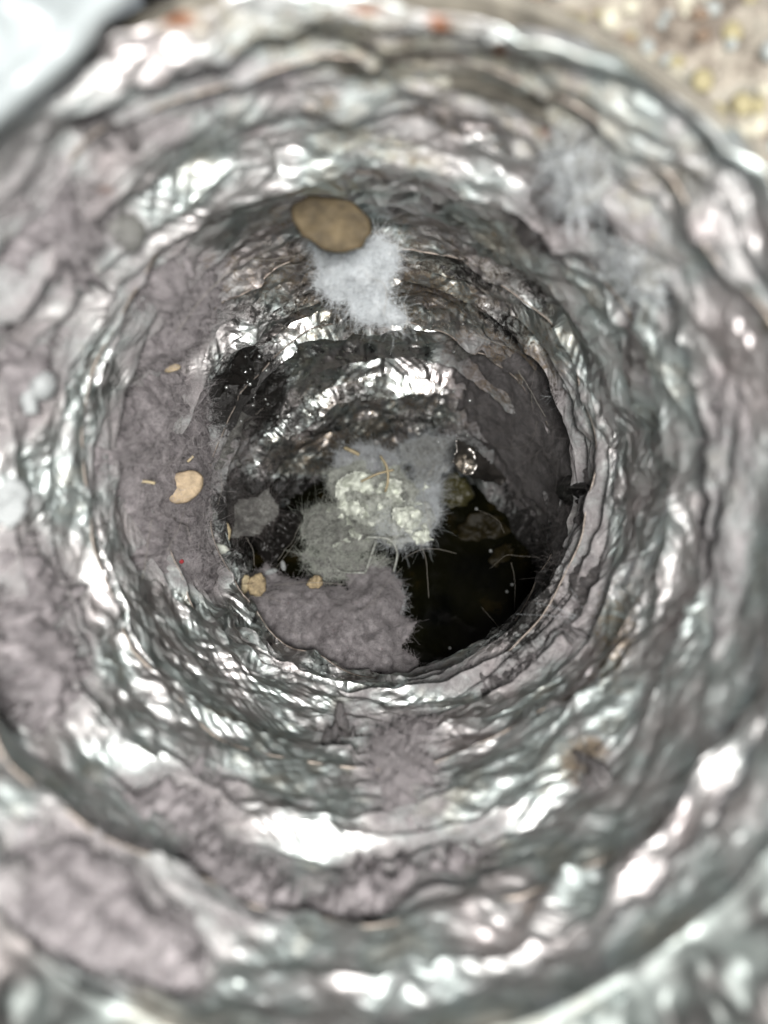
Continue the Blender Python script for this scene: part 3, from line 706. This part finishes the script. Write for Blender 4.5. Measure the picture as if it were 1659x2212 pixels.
seed_blob('seed', 717, 482, 86, 60, -15, 13.9, .10, M['brown_seed'], 'big brown oval seed above the white cotton tuft', s=4, lump=.08, tilt=.1)
seed_blob('crumb', 555, 1264, 25, 21, 80, 24.3, .18, M['crumb'], 'tan crumb at the left end of the floor mat', 'crumb', s=7, lump=.12)
seed_blob('crumb', 681, 1258, 18, 14, 10, 24.3, .16, M['crumb'], 'golden crumb in the middle of the floor mat edge', 'crumb', s=9, lump=.14)
seed_blob('crumb', 530, 1262, 9, 22, -10, 24.2, .10, M['straw'], 'slim husk flake touching the left tan crumb', 'crumb', s=11, lump=.1)
seed_blob('crumb', 487, 1150, 12, 24, 5, 24.0, .12, M['straw'], 'dull yellow chip at the corner below the left lint mat', 'crumb', s=12, lump=.1)
seed_blob('crumb', 473, 1187, 19, 13, 0, 23.6, .12, M['paper'], 'whitish flake under the dull yellow chip', 'crumb', s=13, lump=.14)
seed_blob('crumb', 585, 1235, 14, 6, 20, 25.6, .06, M['scrap'], 'white crumb behind the left tan crumb', 'crumb', s=14, lump=.14)
seed_blob('crumb', 612, 1222, 6, 11, 10, 25.7, .06, M['scrap'], 'upright white crumb by the wet sludge', 'crumb', s=15, lump=.14)
l2 = on_top(455, 930)
seed_blob('crumb', 425, 942, 22, 8, 0, l2[1] - .12, .06, M['scrap'], 'white sliver near the top of the left lint mat', 'crumb', s=16, lump=.1)
l2 = on_top(450, 925)
seed_blob('crumb', 448, 930, 10, 9, 40, l2[1] - .12, .06, M['scrap'], 'small white bit beside the white sliver on the left mat', 'crumb', s=17, lump=.1)
l2 = on_top(392, 1213)
seed_blob('fleck', 392, 1213, 5, 5, 0, l2[1] - .12, .05, M['red'], 'dark red fleck at the foot of the left lint mat', 'fleck', s=18)
l2 = on_top(312, 1042)
strand('straw', pp([(285, 1043, l2[1] - .12), (310, 1040, l2[1] - .12), (335, 1044, l2[1] - .12)]), .035, M['straw'], 'tiny tan straw left of the kidney-shaped seed', 'straw')
l2 = on_top(412, 990)
strand('straw', pp([(405, 998, l2[1] - .12), (418, 985, l2[1] - .12)]), .04, M['straw'], 'tiny tan husk just above the kidney-shaped seed', 'straw', n=6)
l2 = on_top(310, 1120)
seed_blob('fleck', 275, 1128, 8, 6, 0, l2[1] - .12, .05, M['crumb'], 'yellow fleck low on the left lint mat', 'fleck', s=19)
seed_blob('fleck', 372, 795, 18, 9, 20, on_top(372, 795)[1] - .12, .06, M['crumb'], 'orange fleck under the upper left lint sheet', 'fleck', s=20)
# white scraps at the left edge
l2 = on_top(75, 855)
strand('scrap', pp([(112, 845, l2[1] - .12), (80, 830, l2[1] - .12), (62, 855, l2[1] - .12), (68, 895, l2[1] - .12)]), [.12, .2, .24, .22, .2, .18, .16, .15, .13, .12, .1, .1], M['scrap'], 'white comma-shaped scrap on the left wall lint', 'scrap', sides=8, n=12)
l2 = on_top(18, 1085)
seed_blob('scrap', 14, 1085, 42, 55, 0, l2[1] - .12, .15, M['scrap'], 'white rounded scrap at the left edge halfway down', 'scrap', s=22, lump=.15)
seed_blob('scrap', 275, 500, 34, 40, 0, on_top(275, 500)[1] - .12, .2, M['grey'], 'pale round lump on the left between the upper foil folds', 'scrap', s=23, lump=.15)
seed_blob('chip', 1632, 412, 26, 58, 12, 8.4, .22, plain('yellow_chip', (0.50, 0.42, 0.17), 0.6), 'yellow chip stuck in the rubble at the upper right edge', 'chip', s=24, lump=.12)

# wet black spots
l_, n_w = on_wall(1233, 1058); c_ = on_top(1233, 1058, .25)
t1 = np.array([0, 1.0, 0]) - n_w * n_w[1]; t1 /= np.linalg.norm(t1); t2 = np.cross(n_w, t1)
rr_, aa_ = np.meshgrid(np.linspace(.02, 1, 14), np.arange(48) / 48 * 2 * math.pi, indexing='ij')
ol_ = 1 + .5 * (vnoise(np.cos(aa_) * 2.2 + 9, np.sin(aa_) * 2.2 + 9, 63) - .5) + .3 * (vnoise(np.cos(aa_) * 6 + 9, np.sin(aa_) * 6 + 9, 64) - .5)
hh_ = .22 * (1 - rr_ ** 3) + .14 * (fbm(rr_ * np.cos(aa_) * 6 + 20, rr_ * np.sin(aa_) * 3 + 20, 65, 4) - .45)
Vt = c_ + (rr_ * ol_ * np.cos(aa_) * 1.9)[..., None] * t1 + (rr_ * ol_ * np.sin(aa_) * .42)[..., None] * t2 + hh_[..., None] * n_w
Vb = c_ + (rr_ * ol_ * np.cos(aa_) * 1.9)[..., None] * t1 + (rr_ * ol_ * np.sin(aa_) * .42)[..., None] * t2 - .25 * n_w
i = np.arange(13)[:, None] * 48; j = np.arange(48)[None, :]; jn = (j + 1) % 48
qd = np.stack([i + j, i + 48 + j, i + 48 + jn, i + jn], -1).reshape(-1, 4); o_ = 14 * 48
k_ = np.arange(48); sd_ = np.stack([13 * 48 + k_, 13 * 48 + k_ + o_, 13 * 48 + (k_ + 1) % 48 + o_, 13 * 48 + (k_ + 1) % 48], -1)
tag(mk('wet_spot', np.vstack([Vt.reshape(-1, 3), Vb.reshape(-1, 3)]), np.vstack([qd, qd[:, ::-1] + o_, sd_]), M['wet_black']), 'wet black hole-like spot in the right wall lint', 'sludge')
pad('sludge_lump', [(540,1120),(600,1105),(650,1120),(640,1170),(600,1215),(555,1200),(530,1160)], M['tar'], M['fibre_dark'], T=.5, depth=26.5, back=.8, nf=0, seed=61, step=4, rough=.9,
    label='glistening black sludge left of the olive lint lump', cat='sludge')
pad('sludge_lump', [(478,800),(540,755),(610,790),(615,850),(560,905),(500,900)], M['tar'], M['fibre_dark'], T=.4, nf=0, seed=62, step=4, rough=.9,
    label='sparkling black sludge in the corner above the left mat', cat='sludge')

# ------------------------------------------------------------------ dark water standing in the bend
nW = np.array([0, -math.sin(PITCH), math.cos(PITCH)])
p0 = P(np.float64(960), np.float64(1085), np.float64(30.6))
e1 = np.array([1.0, 0, 0]); e2 = np.cross(nW, e1)
a, b = np.meshgrid(np.linspace(-7, 7, 90), np.linspace(-9, 9, 110))
Wp = p0 + a[..., None] * e1 + b[..., None] * e2
dc = np.min(np.linalg.norm(Wp[..., None, :] - cl[::12][None, None], axis=-1), -1)
okw = dc < R0 + 0.45
fq_ = okw[:-1, :-1] & okw[1:, :-1] & okw[:-1, 1:] & okw[1:, 1:]
idx = np.arange(a.size).reshape(a.shape)
quad = np.stack([idx[:-1, :-1][fq_], idx[:-1, 1:][fq_], idx[1:, 1:][fq_], idx[1:, :-1][fq_]], -1)
us_, inv = np.unique(quad, return_inverse=True)
mw, nt, bs = nodes('murky_water'); N = NB(nt)
N.set(bs.inputs['Base Color'], N.ramp(N.noise(55, 4).outputs[0], [(0.35, (0.0012, 0.0015, 0.0012)), (0.6, (0.006, 0.006, 0.0025)), (0.72, (0.028, 0.020, 0.006))]))  # murky tint, its brightest patches painted in as amber glints
bs.inputs['Roughness'].default_value = 0.06; bs.inputs['IOR'].default_value = 1.33
nt.links.new(N.bump(N.noise(120, 2).outputs[0], 0.10, 0.001), bs.inputs['Normal'])
ws = mk('water', Wp.reshape(-1, 3)[us_], inv.reshape(-1, 4), mw)
tag(ws, 'black murky water standing in the bend of the duct', None, None, 'structure')
def on_water(u, v, up=0.0):
    d = ray(np.float64(u), np.float64(v)); t = (p0 @ nW + up) / (d @ nW); return d * t
def ball(c, r, nu=12, nv=8, sq=(1, 1, 1)):
    a = np.arange(nu) / nu * 2 * math.pi; b = np.linspace(-math.pi / 2, math.pi / 2, nv)
    Aa, Bb = np.meshgrid(a, b)
    V = np.stack([np.cos(Bb) * np.cos(Aa) * sq[0], np.cos(Bb) * np.sin(Aa) * sq[1], np.sin(Bb) * sq[2]], -1) * r + c
    i = np.arange(nv - 1)[:, None] * nu; j = np.arange(nu)[None, :]; jn = (j + 1) % nu
    return V.reshape(-1, 3), np.stack([i + j, i + jn, i + nu + jn, i + nu + j], -1).reshape(-1, 4)
mb = plain('bubble_skin', (0.85, 0.88, 0.88), 0.15, 0.6, 0.05, 300, 0)
for k, (u, v, r_, lab) in enumerate([(1029, 1099, .05, 'bright bubble with a fibre tail near the top of the black pool'), (1060, 1190, .05, 'single bubble on the pool above the dark rim chips'),
                              (1106, 1263, .05, 'upper bubble of the pair on the black pool'), (1095, 1278, .05, 'lower bubble of the pair on the black pool'), (972, 1400, .05, 'tiny bubble near the bottom edge of the pool')]):
    c = on_water(u, v, r_ * .4); V, qd = ball(c, r_)
    tag(mk('bubble', V, qd, mb), lab, 'bubble', 'bubbles on the black pool')
for k, (u, v, ru, rv, lab) in enumerate([(985, 1062, 34, 42, 'olive slimy lump at the top of the black pool'), (1040, 1150, 60, 40, 'brown half-sunk lump in the middle of the pool'), (1080, 1205, 40, 18, 'rusty lump at the right side of the pool')]):
    c = on_water(u, v, 0)
    seed_blob('sludge_lump', u, v, ru, rv, 20 * k, c[1] - .05 - (.3 if k == 0 else 0), .28 if k == 0 else .16, M['sludge'] if k == 0 else M['sludge_dark'], lab, 'sludge', s=70 + k, lump=.2, tilt=0)
# loose foil fold at the right above the pool
flake('foil_scrap', [(985,950),(1015,958),(1050,990),(1100,1035),(1085,1048),(1040,1040),(1000,1025),(978,1005)], 26.2, M['foil_scrap'], 'bent foil scrap standing between the veil and the right wall lint', 'foil', seed=90, bow=.7, thick=.03, step=3.5, fz=24.0, tilt=(1.2, .5))

# beads of water on the deep foil
br = np.random.default_rng(12)
spots = [(740, 955), (715, 1045), (700, 1020), (640, 760), (900, 735), (980, 760), (860, 840), (1015, 865), (1010, 940), (905, 950), (945, 955), (560, 770), (575, 800), (540, 830), (520, 850), (600, 900), (800, 700), (930, 690), (1000, 700), (1040, 740), (1080, 730)]
spots += [(br.normal(550, 32), br.normal(830, 45)) for k in range(14)] + [(br.uniform(640, 1000), br.uniform(740, 960)) for k in range(16)]
for k, (u, v) in enumerate(spots):
    r_ = br.uniform(.022, .055); V, qd = ball(on_top(u, v, .10), r_, 10, 7)
    tag(mk('water_bead', V, qd, M['bead']), 'tiny bright water bead on the wet deep foil', 'water bead', 'water beads on the deep foil')

# ------------------------------------------------------------------ stray hairs
def wall_path(pts, off=0.5):
    out = []
    for (u, v) in pts:
        out.append(on_top(u, v, 0.25))
    return out
HAIR = [
 ('w', [(1000,728),(985,760),(990,800),(975,840)], 'light', 'curly pale hair on the deep foil left of the dark wall lint'),
 ('w', [(1030,720),(1060,735),(1110,750)], 'light', 'fine straight hair across the top of the dark wall lint'),
 ('w', [(1010,720),(1080,742),(1130,760)], 'light', 'second fine hair just under the straight one on the dark wall lint'),
 ('w', [(1110,690),(1105,730),(1098,770)], 'light', 'thick pale fibre standing on the dark wall lint'),
 ('w', [(985,900),(1010,880),(1040,875)], 'light', 'short curved hair beside the bright deep foil'),
 ('w', [(1000,930),(1025,905),(1060,895)], 'light', 'longer curved hair below the short one on the wall lint'),
 ('w', [(1060,960),(1110,968),(1150,950),(1160,910)], 'light', 'looped pale hair on the right wall lint'),
 ('w', [(1120,800),(1150,850),(1180,900)], 'light', 'crossing pale hair on the upper right wall lint'),
 ('w', [(1155,800),(1148,850),(1150,890)], 'light', 'upright hair crossing the other on the wall lint'),
 ('p', [(872,1205,25.0),(905,1188,24.8),(945,1186,24.9),(985,1196,25.2)], 'light', 'pale arched hair over the left part of the black pool'),
 ('p', [(905,1165,25.0),(922,1210,24.9),(928,1290,25.2)], 'light', 'pale hair hanging straight down over the black pool'),
 ('p', [(1030,1100,26.8),(1070,1118,26.4),(1090,1150,26.2)], 'light', 'curved hair tail of the bright bubble'),
 ('p', [(1060,1226,25.8),(1100,1200,25.4),(1165,1205,25.2)], 'light', 'thin arched hair over the right part of the pool'),
 ('p', [(1105,1215,25.8),(1112,1260,25.6),(1112,1320,25.8)], 'light', 'thin upright hair beside the pair of bubbles'),
 ('p', [(1040,1310,25.2),(1075,1350,24.9),(1100,1390,24.6)], 'light', 'slanting hair low over the black pool'),
 ('p', [(880,1460,22.6),(980,1428,22.8),(1060,1415,22.9)], 'light', 'long hair lying along the lower lip of the hole'),
 ('p', [(1130,1340,23.4),(1120,1380,23.2),(1150,1410,23)], 'light', 'curled hair at the lower right lip of the hole'),
 ('p', [(607,1335,23.2),(635,1368,22.9),(663,1404,22.6)], 'light', 'straight pale hair slanting across the floor mat'),
 ('p', [(590,1262,23.8),(660,1258,23.5),(740,1262,23.6)], 'light', 'pale hair running between the crumbs on the floor mat'),
 ('p', [(780,1325,23.3),(840,1255,23.6),(870,1225,24.2)], 'light', 'pale hair rising at the right end of the floor mat'),
 ('p', [(500,1295,23.2),(560,1290,23.1),(610,1300,23.0)], 'light', 'loosely lying hair on the left half of the floor mat'),
 ('p', [(450,1278,23.4),(500,1262,23.6),(545,1258,23.7)], 'dark', 'dark hair pointing at the left tan crumb'),
 ('p', [(470,1235,23.6),(480,1260,23.5),(475,1300,23.2)], 'dark', 'dark short hair at the left end of the floor mat'),
 ('p', [(530,1160,24.4),(545,1185,24.2),(548,1220,24)], 'light', 'pale curved hair in front of the wet sludge'),
 ('p', [(650,1130,25),(630,1170,24.8),(600,1210,24.6)], 'light', 'straight hair crossing the black sludge'),
 ('p', [(700,1100,25.6),(640,1170,25.4),(590,1235,25.2)], 'light', 'long slanting stalk left of the clump'),
 ('w', [(360,1190),(385,1140),(400,1090)], 'light', 'long pale hair below the kidney-shaped seed'),
 ('w', [(430,1180),(450,1140),(440,1110)], 'light', 'curved hair loop right of the seed hair'),
 ('w', [(415,1170),(405,1140),(410,1120)], 'light', 'short hair between the two hairs under the seed'),
 ('w', [(310,1250),(320,1170),(330,1120)], 'light', 'long thin hair on the left side of the seed mat'),
 ('w', [(470,980),(510,955),(540,945)], 'light', 'light hair on the grey fringe'),
 ('w', [(480,1010),(520,985),(560,990)], 'light', 'second light hair lower on the grey fringe'),
 ('w', [(470,1090),(478,1060),(476,1020)], 'light', 'upright hair at the foot of the grey fringe'),
 ('w', [(505,925),(545,900),(570,880)], 'light', 'wiry hair over the upper grey fringe'),
 ('w', [(480,545),(560,560),(650,548)], 'light', 'long hair stretched across the dark upper foil to the cotton'),
 ('w', [(490,590),(580,575),(660,572)], 'light', 'lower long hair stretched towards the cotton'),
 ('w', [(380,720),(440,640),(520,560)], 'light', 'long slanting hair on the upper left lint sheet'),
 ('p', [(870,720,17.4),(880,690,17.2),(872,655,17)], 'light', 'hair hanging at the right side of the cotton tuft'),
 ('p', [(860,545,16.4),(885,560,16.5),(905,552,16.7)], 'light', 'fine hair sticking out of the top of the cotton'),
 ('p', [(805,600,16.0),(835,620,15.8),(830,680,16)], 'light', 'cream thread curving down the cotton tuft'),
 ('p', [(770,1060,24.9),(830,1075,24.8),(880,1060,25)], 'light', 'pale thread lying across the paper shreds'),
 ('p', [(940,1000,26.4),(915,1060,26.2),(930,1140,26.2)], 'light', 'long fibre down the right side of the clump'),
]
for (md, pts, c, lab) in HAIR:
    pth = wall_path(pts) if md == 'w' else pp(pts)
    strand('hair', pth, (.0028 + .0022 * abs(math.sin(len(lab) * 1.7))) if c == 'light' else .007, M['hair_' + c], lab, 'hair', 'stray hairs in the duct', 4, 20, .10)

# ------------------------------------------------------------------ round the mouth of the duct
cc = cl[20]
t_ = np.radians(np.linspace(-24, 118, 240))
prof_r = [5.30, 5.38, 5.43, 5.48, 5.74, 5.80, 5.78]; prof_y = [9.6, 8.6, 8.05, 8.0, 8.3, 9.0, 10.4]
V = np.stack([np.stack([cc[0] + r_ * np.cos(t_), np.full_like(t_, y_) + 0.03 * np.sin(3 * t_), cc[2] + r_ * np.sin(t_)], -1) for r_, y_ in zip(prof_r, prof_y)]).reshape(-1, 3)
i = np.arange(6)[:, None] * 240; j = np.arange(239)[None, :]; jn = j + 1
qd = np.stack([i + j, i + jn, i + 240 + jn, i + 240 + j], -1).reshape(-1, 4)
tag(mk('metal_collar', V, qd, M['collar']), 'dull grey sheet metal collar round the mouth of the foil duct', 'collar')

mm, nt, bs = nodes('rubble_mortar'); N = NB(nt)
n1 = N.noise(130, 6, 0.7).outputs[0]
N.set(bs.inputs['Base Color'], N.ramp(n1, [(0.32, (0.04, 0.035, 0.03)), (0.44, (0.16, 0.135, 0.11)), (0.54, (0.33, 0.30, 0.25)), (0.68, (0.21, 0.21, 0.18))]))
bs.inputs['Roughness'].default_value = 0.9
nt.links.new(N.bump(N.noise(500, 6, 0.7).outputs[0], 0.8, 0.0015), bs.inputs['Normal'])
aa, rr = np.meshgrid(np.radians(np.linspace(-20, 112, 200)), np.linspace(5.60, 11.5, 90))
yy = 9.1 - 0.10 * (rr - 6) - 1.3 * (fbm(aa * 5 + 9, rr * 1.1, 81, 5) - 0.45) - 0.4 * (vnoise(aa * 20, rr * 3.3, 82) - 0.5)
V = np.stack([cc[0] + rr * np.cos(aa), yy, cc[2] + rr * np.sin(aa)], -1)
nr_, na_ = aa.shape
V2 = V + np.array([0, 1.6, 0])
idx = np.arange(aa.size).reshape(aa.shape)
qd = np.stack([idx[:-1, :-1], idx[:-1, 1:], idx[1:, 1:], idx[1:, :-1]], -1).reshape(-1, 4)
bd = np.concatenate([idx[0, :], idx[1:, -1], idx[-1, :-1][::-1], idx[1:-1, 0][::-1]])
nx = np.roll(bd, -1); off = aa.size
rub = tag(mk('rubble_wall', np.vstack([V.reshape(-1, 3), V2.reshape(-1, 3)]), np.vstack([qd, qd[:, ::-1] + off, np.stack([nx, bd, bd + off, nx + off], -1)]), mm),
          'crumbly cream and brown mortar round the upper right of the duct mouth', 'wall')
as_parent(rub); rub['kind'] = 'thing'
pm = [plain('cream_grit', (0.36, 0.34, 0.27), 0.8, 0, .15), plain('grey_grit', (0.22, 0.235, 0.225), 0.7, 0, .2), plain('brown_grit', (0.14, 0.10, 0.07), 0.8, 0, .2), plain('ochre_grit', (0.22, 0.195, 0.11), 0.8, 0, .2)]
pr = np.random.default_rng(19)
for k in range(230):
    a_ = math.radians(pr.uniform(12, 72)); r_ = pr.uniform(5.72, 7.6); i_ = int((math.degrees(a_) + 20) / 132 * 199); j_ = int((r_ - 5.60) / 5.9 * 89)
    c = V[j_, i_] + np.array([0, -.05, 0]); s_ = pr.uniform(.05, .15)
    Vb, qb = ball(np.zeros(3), s_, 12, 8, (1, .7, pr.uniform(.6, 1.2)))
    Vb = Vb * (1 + .5 * (fbm(Vb[:, 0] * 7 + k * 3 + 50, Vb[:, 2] * 7 + Vb[:, 1] * 5 + 50, k, 2)[:, None] - .4))
    mk('pebble', Vb + c, qb, pm[int(pr.integers(4))], rub)

# crumpled foil sleeve flaring out below and beside the mouth
aa, rr = np.meshgrid(np.radians(np.linspace(116, 338, 560)), np.linspace(5.02, 10.0, 140))
x_ = aa * 7
d_ = 0.5 * (facet(x_ / 1.5, rr / 1.1, 91) - .5) + .36 * (facet(x_ / .55 + rr * .3, rr / .9, 92) - .5) + .26 * (facet(x_ / .8, rr / .4 + x_ * .4, 96) - .5) + .2 * (facet(x_ / .36, rr / .34 + x_ * .2, 93) - .5) + .06 * (facet(x_ / .17, rr / .16, 94) - .5)
yy = 7.75 - 0.35 * (rr - 5.0) + 0.2 * np.sin(rr * 3.1 + 2 * fbm(aa * 4, rr, 95, 3)) - d_ * np.clip((rr - 5.0) * 4, .3, 1)
V = np.stack([cc[0] + rr * np.cos(aa), yy, cc[2] + rr * np.sin(aa)], -1)
idx = np.arange(aa.size).reshape(aa.shape)
qd = np.stack([idx[:-1, :-1], idx[:-1, 1:], idx[1:, 1:], idx[1:, :-1]], -1).reshape(-1, 4)
tag(mk('foil_sleeve', V.reshape(-1, 3), qd, M['foil_clean']), 'crumpled foil sleeve flaring outside the collar at the bottom and left', 'foil')

# white painted plate close to the lens at the upper left, its lower edge rolled
def edge_line(t):                          # along the plate's edge, duct-frame cm
    return (1 - t) * P(np.float64(-160), np.float64(400), np.float64(6.6)) + t * P(np.float64(470), np.float64(-190), np.float64(7.0))
ts = np.linspace(0, 1, 90); A0, A1 = edge_line(0.0), edge_line(1.0)
along = (A1 - A0) / np.linalg.norm(A1 - A0); inw = np.cross(along, np.array([0, 1.0, 0])); inw /= np.linalg.norm(inw)
if inw[2] < 0: inw = -inw
pf = [(0.34, .30), (0.12, .26), (0.02, .14), (0.0, .02), (.05, -.08), (.14, -.10), (.22, -.02), (.27, .07), (.34, .06)] + [(.34 + .07 * k, .06 - .05 * k / 10) for k in range(1, 44)]
no_ = len(pf); o2 = np.array([p[0] for p in pf])[:, None]; tt = ts[None, :] * np.ones((no_, 1))
E_ = np.stack([(1 - tt) * 1.0, tt], -1) @ np.stack([A0, A1])
cr = .55 * (facet(tt * 5, o2 * 1.3, 98) - .5) + .28 * (facet(tt * 13 + o2, o2 * 2.6, 99) - .5) + .12 * (facet(tt * 27, o2 * 6, 100) - .5)
wv = 0.10 * np.sin(9 * tt + 1) + .07 * np.sin(23 * tt) + .10 * (facet(tt * 8, tt * 0 + .3, 101) - .5)
V = E_ + inw * (o2 + wv * .6)[..., None] + np.array([0, 1, 0]) * (np.array([p[1] for p in pf])[:, None] + wv * .6 + cr * np.clip(o2 * 1.6, .15, 1))[..., None]
idx = np.arange(V.shape[0] * 90).reshape(V.shape[0], 90)
qd = np.stack([idx[:-1, :-1], idx[:-1, 1:], idx[1:, 1:], idx[1:, :-1]], -1).reshape(-1, 4)
tag(mk('white_plate', V.reshape(-1, 3), qd, M['flange']), 'glaring white crumpled plate with a rolled edge at the upper left corner', 'plate')

for o in bpy.data.objects:
    if '_w' in o: del o['_w']
